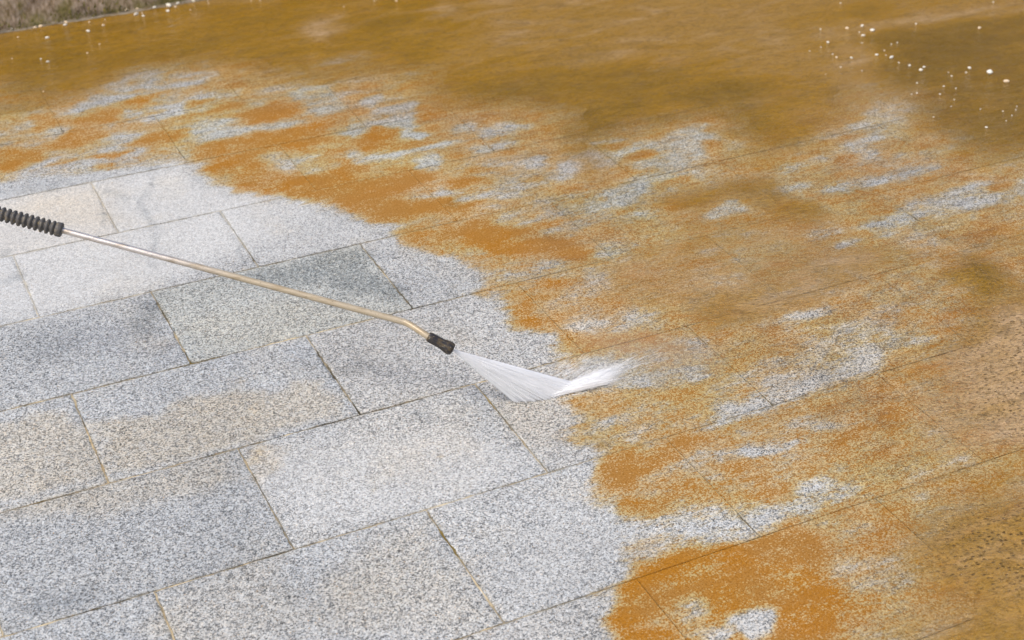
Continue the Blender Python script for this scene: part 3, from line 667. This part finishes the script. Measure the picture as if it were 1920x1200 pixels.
for nm, V_, Q_ in (('jet', Vj, Qj), ('splash', Vs2, Qs2)):
    o = fast_mesh(nm, V_ - G0, Q_, SPRAY); o.parent = jet

# fine drifting droplets
def drops(n, fn, rmin, rmax):
    T = np.array([[0, 0, 1.], [.94, 0, -.33], [-.47, .82, -.33], [-.47, -.82, -.33]])
    C_ = np.array([fn() for _ in range(n)]); r = rng.uniform(rmin, rmax, n)[:, None, None]
    V = (C_[:, None, :] + T[None] * r).reshape(-1, 3); o = np.arange(n)[:, None] * 4
    Q = np.concatenate([o + np.array([[0, 1, 2]]), o + np.array([[0, 2, 3]]), o + np.array([[0, 3, 1]]), o + np.array([[1, 3, 2]])])
    return V, Q
def near():
    d = out + perp * rng.normal(.1, .5); s = rng.exponential(.11); p = at(1120, 715) + d * s; p[2] = abs(rng.normal(0, .02)) + .004 + s * .1 * rng.random(); return p
def cloud(x, y, h, sx, sy, sz):
    c = at(x, y, h)
    def f():
        p = c + np.array([rng.normal(0, sx), rng.normal(0, sy), rng.normal(0, sz)]); p[2] = max(p[2], .006); return p
    return f
parts = [drops(6000, near, .00015, .0004)]
b = 0; VV, QQ = [], []
for V_, Q_ in parts: VV.append(V_); QQ.append(Q_ + b); b += len(V_)
N = NT('drifting_mist'); pv = N.n('VolumePrincipled'); pv.inputs['Color'].default_value = (.97, .93, .88, 1); pv.inputs['Density'].default_value = 1.6
N.t.links.new(pv.outputs[0], N.out.inputs[1]); MISTM = N.m
for (x, y, h, a_, b_, c_) in ((1190, 672, .035, .17, .10, .033), (1110, 690, .03, .09, .06, .028)):
    c = at(x, y, h); nu_, nv_ = 24, 12; pts = []
    for j in range(nv_ + 1):
        for i in range(nu_):
            th = math.pi * j / nv_; ph = 2 * math.pi * i / nu_; k = 1 + .15 * math.sin(3 * ph + x) * math.sin(th)
            pts.append((c[0] + a_ * k * math.sin(th) * math.cos(ph), c[1] + b_ * k * math.sin(th) * math.sin(ph), c[2] + c_ * math.cos(th) * .92))
    q = [[b + j * nu_ + i, b + (j + 1) * nu_ + i, b + (j + 1) * nu_ + (i + 1) % nu_, b + j * nu_ + (i + 1) % nu_] for j in range(nv_) for i in range(nu_)]
    VV.append(np.array(pts)); QQ.append(np.array(q)); b += len(pts)
nt_ = len(QQ[0])
me = bpy.data.meshes.new('mist'); me.from_pydata(np.concatenate(VV).tolist(), [], QQ[0].tolist() + [f for q in QQ[1:] for f in q.tolist()]); me.update()
me.materials.append(SPRAY); me.materials.append(MISTM)
me.polygons.foreach_set('material_index', [0] * nt_ + [1] * (len(me.polygons) - nt_))
mist = bpy.data.objects.new('mist', me); COL.objects.link(mist)
tag(mist, 'fine spray droplets drifting above the dirty slabs beyond the jet', 'mist', kind='stuff')

# ------------------------------------------------------------------ pebbles
PEB = simple('white_pebble', (.74, .71, .62), .5, col2=(.74, .62, .42), scale=60, bump=.2, bscale=150, lo=.5, hi=.7)
PEB2 = simple('buff_pebble', (.66, .50, .32), .5, col2=(.80, .70, .52), scale=80, bump=.2, bscale=150)
def pebble_mesh(seed, mat):
    r = random.Random(seed); import bmesh
    bm = bmesh.new(); bmesh.ops.create_icosphere(bm, subdivisions=3, radius=1)
    ph = [r.uniform(0, 6.28) for _ in range(6)]; sx, sy, sz = 1, r.uniform(.62, .85), r.uniform(.5, .68)
    for v in bm.verts:
        c = v.co; k = 1 + .10 * math.sin(2.1 * c.x + ph[0]) * math.cos(1.7 * c.y + ph[1]) + .07 * math.sin(3.3 * c.y + ph[2] + c.z) + .05 * math.sin(4.1 * c.z + 2 * c.x + ph[3])
        v.co = Vector((c.x * sx, c.y * sy, c.z * sz)) * k
    lo = min(v.co.z for v in bm.verts)
    for v in bm.verts: v.co.z -= lo * .82
    me = bpy.data.meshes.new('pebble'); bm.to_mesh(me); bm.free(); me.materials.append(mat)
    me.polygons.foreach_set('use_smooth', [True] * len(me.polygons)); return me
PM = [pebble_mesh(s, PEB) for s in range(5)]; PB = [pebble_mesh(s + 20, PEB2) for s in range(3)]
GR = 'white pebbles lying on the muddy paving at the right'; GL = 'white pebbles lying on the muddy paving near the wall'
def pebble(x, y, px, label, group, rot=0, buff=False, i=[0]):
    i[0] += 1
    o = bpy.data.objects.new('pebble', (PB if buff else PM)[i[0] % (3 if buff else 5)]); COL.objects.link(o)
    p = at(x, y + px * .2); px *= .88 if px > 5 else .72; s = px / F * np.linalg.norm(p - np.array([0, 0, CH])) / 2
    o.location = (p[0], p[1], .0026); o.scale = (s, s, s); o.rotation_euler = (0, 0, R_(rot + 40 * math.sin(i[0] * 3)))
    tag(o, label, 'pebble', group); return o
big = [(1855, 137, 14, 'largest oval white pebble on the muddy paving near the right edge'),
       (1635, 58, 10.5, 'bright round white pebble, highest of the large ones at the upper right'),
       (1671, 109, 10, 'slanted oval white pebble midway along the pebble trail at the upper right'),
       (1726, 133, 8.5, 'lower left white pebble of the touching pair at the upper right'),
       (1732, 127, 7, 'upper right white pebble of the touching pair at the upper right'),
       (1817, 129, 7.5, 'round white pebble just left of the largest oval pebble'),
       (1705, 124, 7, 'white pebble just left of the touching pair of pebbles'),
       (1618, 68, 7.5, 'white pebble just below left of the highest bright round one'),
       (1616, 50, 7.5, 'white pebble just above left of the bright round one at the upper right'),
       (1588, 54, 7.5, 'buff white pebble alone left of the cluster of three at the upper right'),
       (1552, 81, 7, 'white pebble leftmost of the bright ones at the upper right'),
       (1643, 104, 7, 'white pebble left of the slanted oval one in the pebble trail'),
       (1658, 96, 5, 'small buff pebble above left of the slanted oval white one'),
       (1596, 110, 6, 'white pebble alone below the cluster of three at the upper right'),
       (1568, 109, 6, 'buff pebble left of the lone one below the cluster of three'),
       (1538, 56, 5, 'small pebble furthest left in the upper row of the right trail')]
for x, y, s, lb in big: pebble(x, y, s, lb, GR, 25, 'buff' in lb)
pebble(1886, 154, 12, 'flat pinkish chip just right of the largest oval white pebble', GR, -30, True).scale[1] *= .5
pebble(1836, 54, 7, 'dull buff pebble alone high on the right above the ochre water', GR, 0, True)
for x, y, s in [(1539, 90, 4), (1518, 97, 4), (1561, 103, 4.5), (1576, 127, 4.5), (1548, 141, 3.5), (1611, 62, 4), (1616, 82, 4), (1671, 84, 4),
                (1682, 81, 4), (1661, 105, 4), (1685, 119, 5), (1616, 134, 4), (1811, 137, 5), (1778, 137, 4), (1784, 144, 5), (1719, 157, 5), (1709, 178, 4),
                (1719, 176, 5), (1769, 163, 5), (1792, 167, 5), (1762, 178, 5), (1789, 188, 4), (1717, 46, 5), (1783, 201, 4), (1838, 206, 4), (1906, 201, 4), (1904, 207, 4),
                (1880, 210, 4), (1862, 5, 5), (1576, 7, 4), (1750, 221, 4), (1849, 240, 6), (1897, 218, 4), (1886, 228, 4)]:
    pebble(x, y, s, 'tiny pale pebble among the specks on the ochre water at the right', GR, 0, s < 4)
left = [(256, 28, 10, 'oval white pebble lowest of the cluster below the moss'), (317, 12, 13, 'long white pebble, longest on the paving by the wall'), (334, 7, 9, 'white pebble just right of the long one by the wall'),
        (315, 22, 8, 'white pebble just below the long one by the wall'), (290, 15, 8, 'white pebble left of the long one by the wall'), (363, 3, 8, 'bright white pebble furthest right by the wall, near the top'),
        (238, 20, 9, 'flat buff pebble left of the cluster at the wall foot'), (269, 31, 7, 'small white pebble right of the oval one in the cluster'), (267, 26, 5, 'small buff pebble above the oval cluster near the wall'),
        (124, 43, 8, 'buff upper pebble of the stacked pair below the wall'), (123, 48, 8, 'white lower pebble of the stacked pair below the wall'), (166, 60, 8, 'lone white pebble right of the pair, away from the wall'),
        (89, 72, 9, 'flat white pebble left of the lone one on the muddy paving'), (77, 51, 8, 'buff pebble close to the wall foot at the left'), (66, 53, 6, 'small buff pebble beside the buff one at the wall foot'),
        (22, 56, 6, 'small white pebble furthest left along the wall foot'), (194, 49, 6, 'pinkish buff pebble between the lone one and the cluster'), (90, 117, 7, 'white pebble lower right of the pair on the brown paving at the left'),
        (77, 112, 5, 'small white pebble upper left of the pair on the brown paving'), (258, 18, 6, 'buff pebble touching the wall foot above the cluster'), (329, 14, 6, 'small buff pebble under the one right of the long pebble')]
for x, y, s, lb in left: pebble(x, y, s, lb, GL, 5, 'buff' in lb).scale[1] *= .8
for x, y, s in [(187, 84, 5), (164, 101, 5), (34, 71, 5), (23, 111, 4), (82, 173, 4), (391, 7, 4), (390, 3, 4), (357, 20, 4), (702, 3, 5), (743, 3, 6), (645, 14, 4), (488, 2, 5), (471, 3, 4), (168, 43, 5), (197, 38, 4)]:
    pebble(x, y, s, 'tiny buff pebble scattered singly over the muddy paving at the left', GL, 0, True)
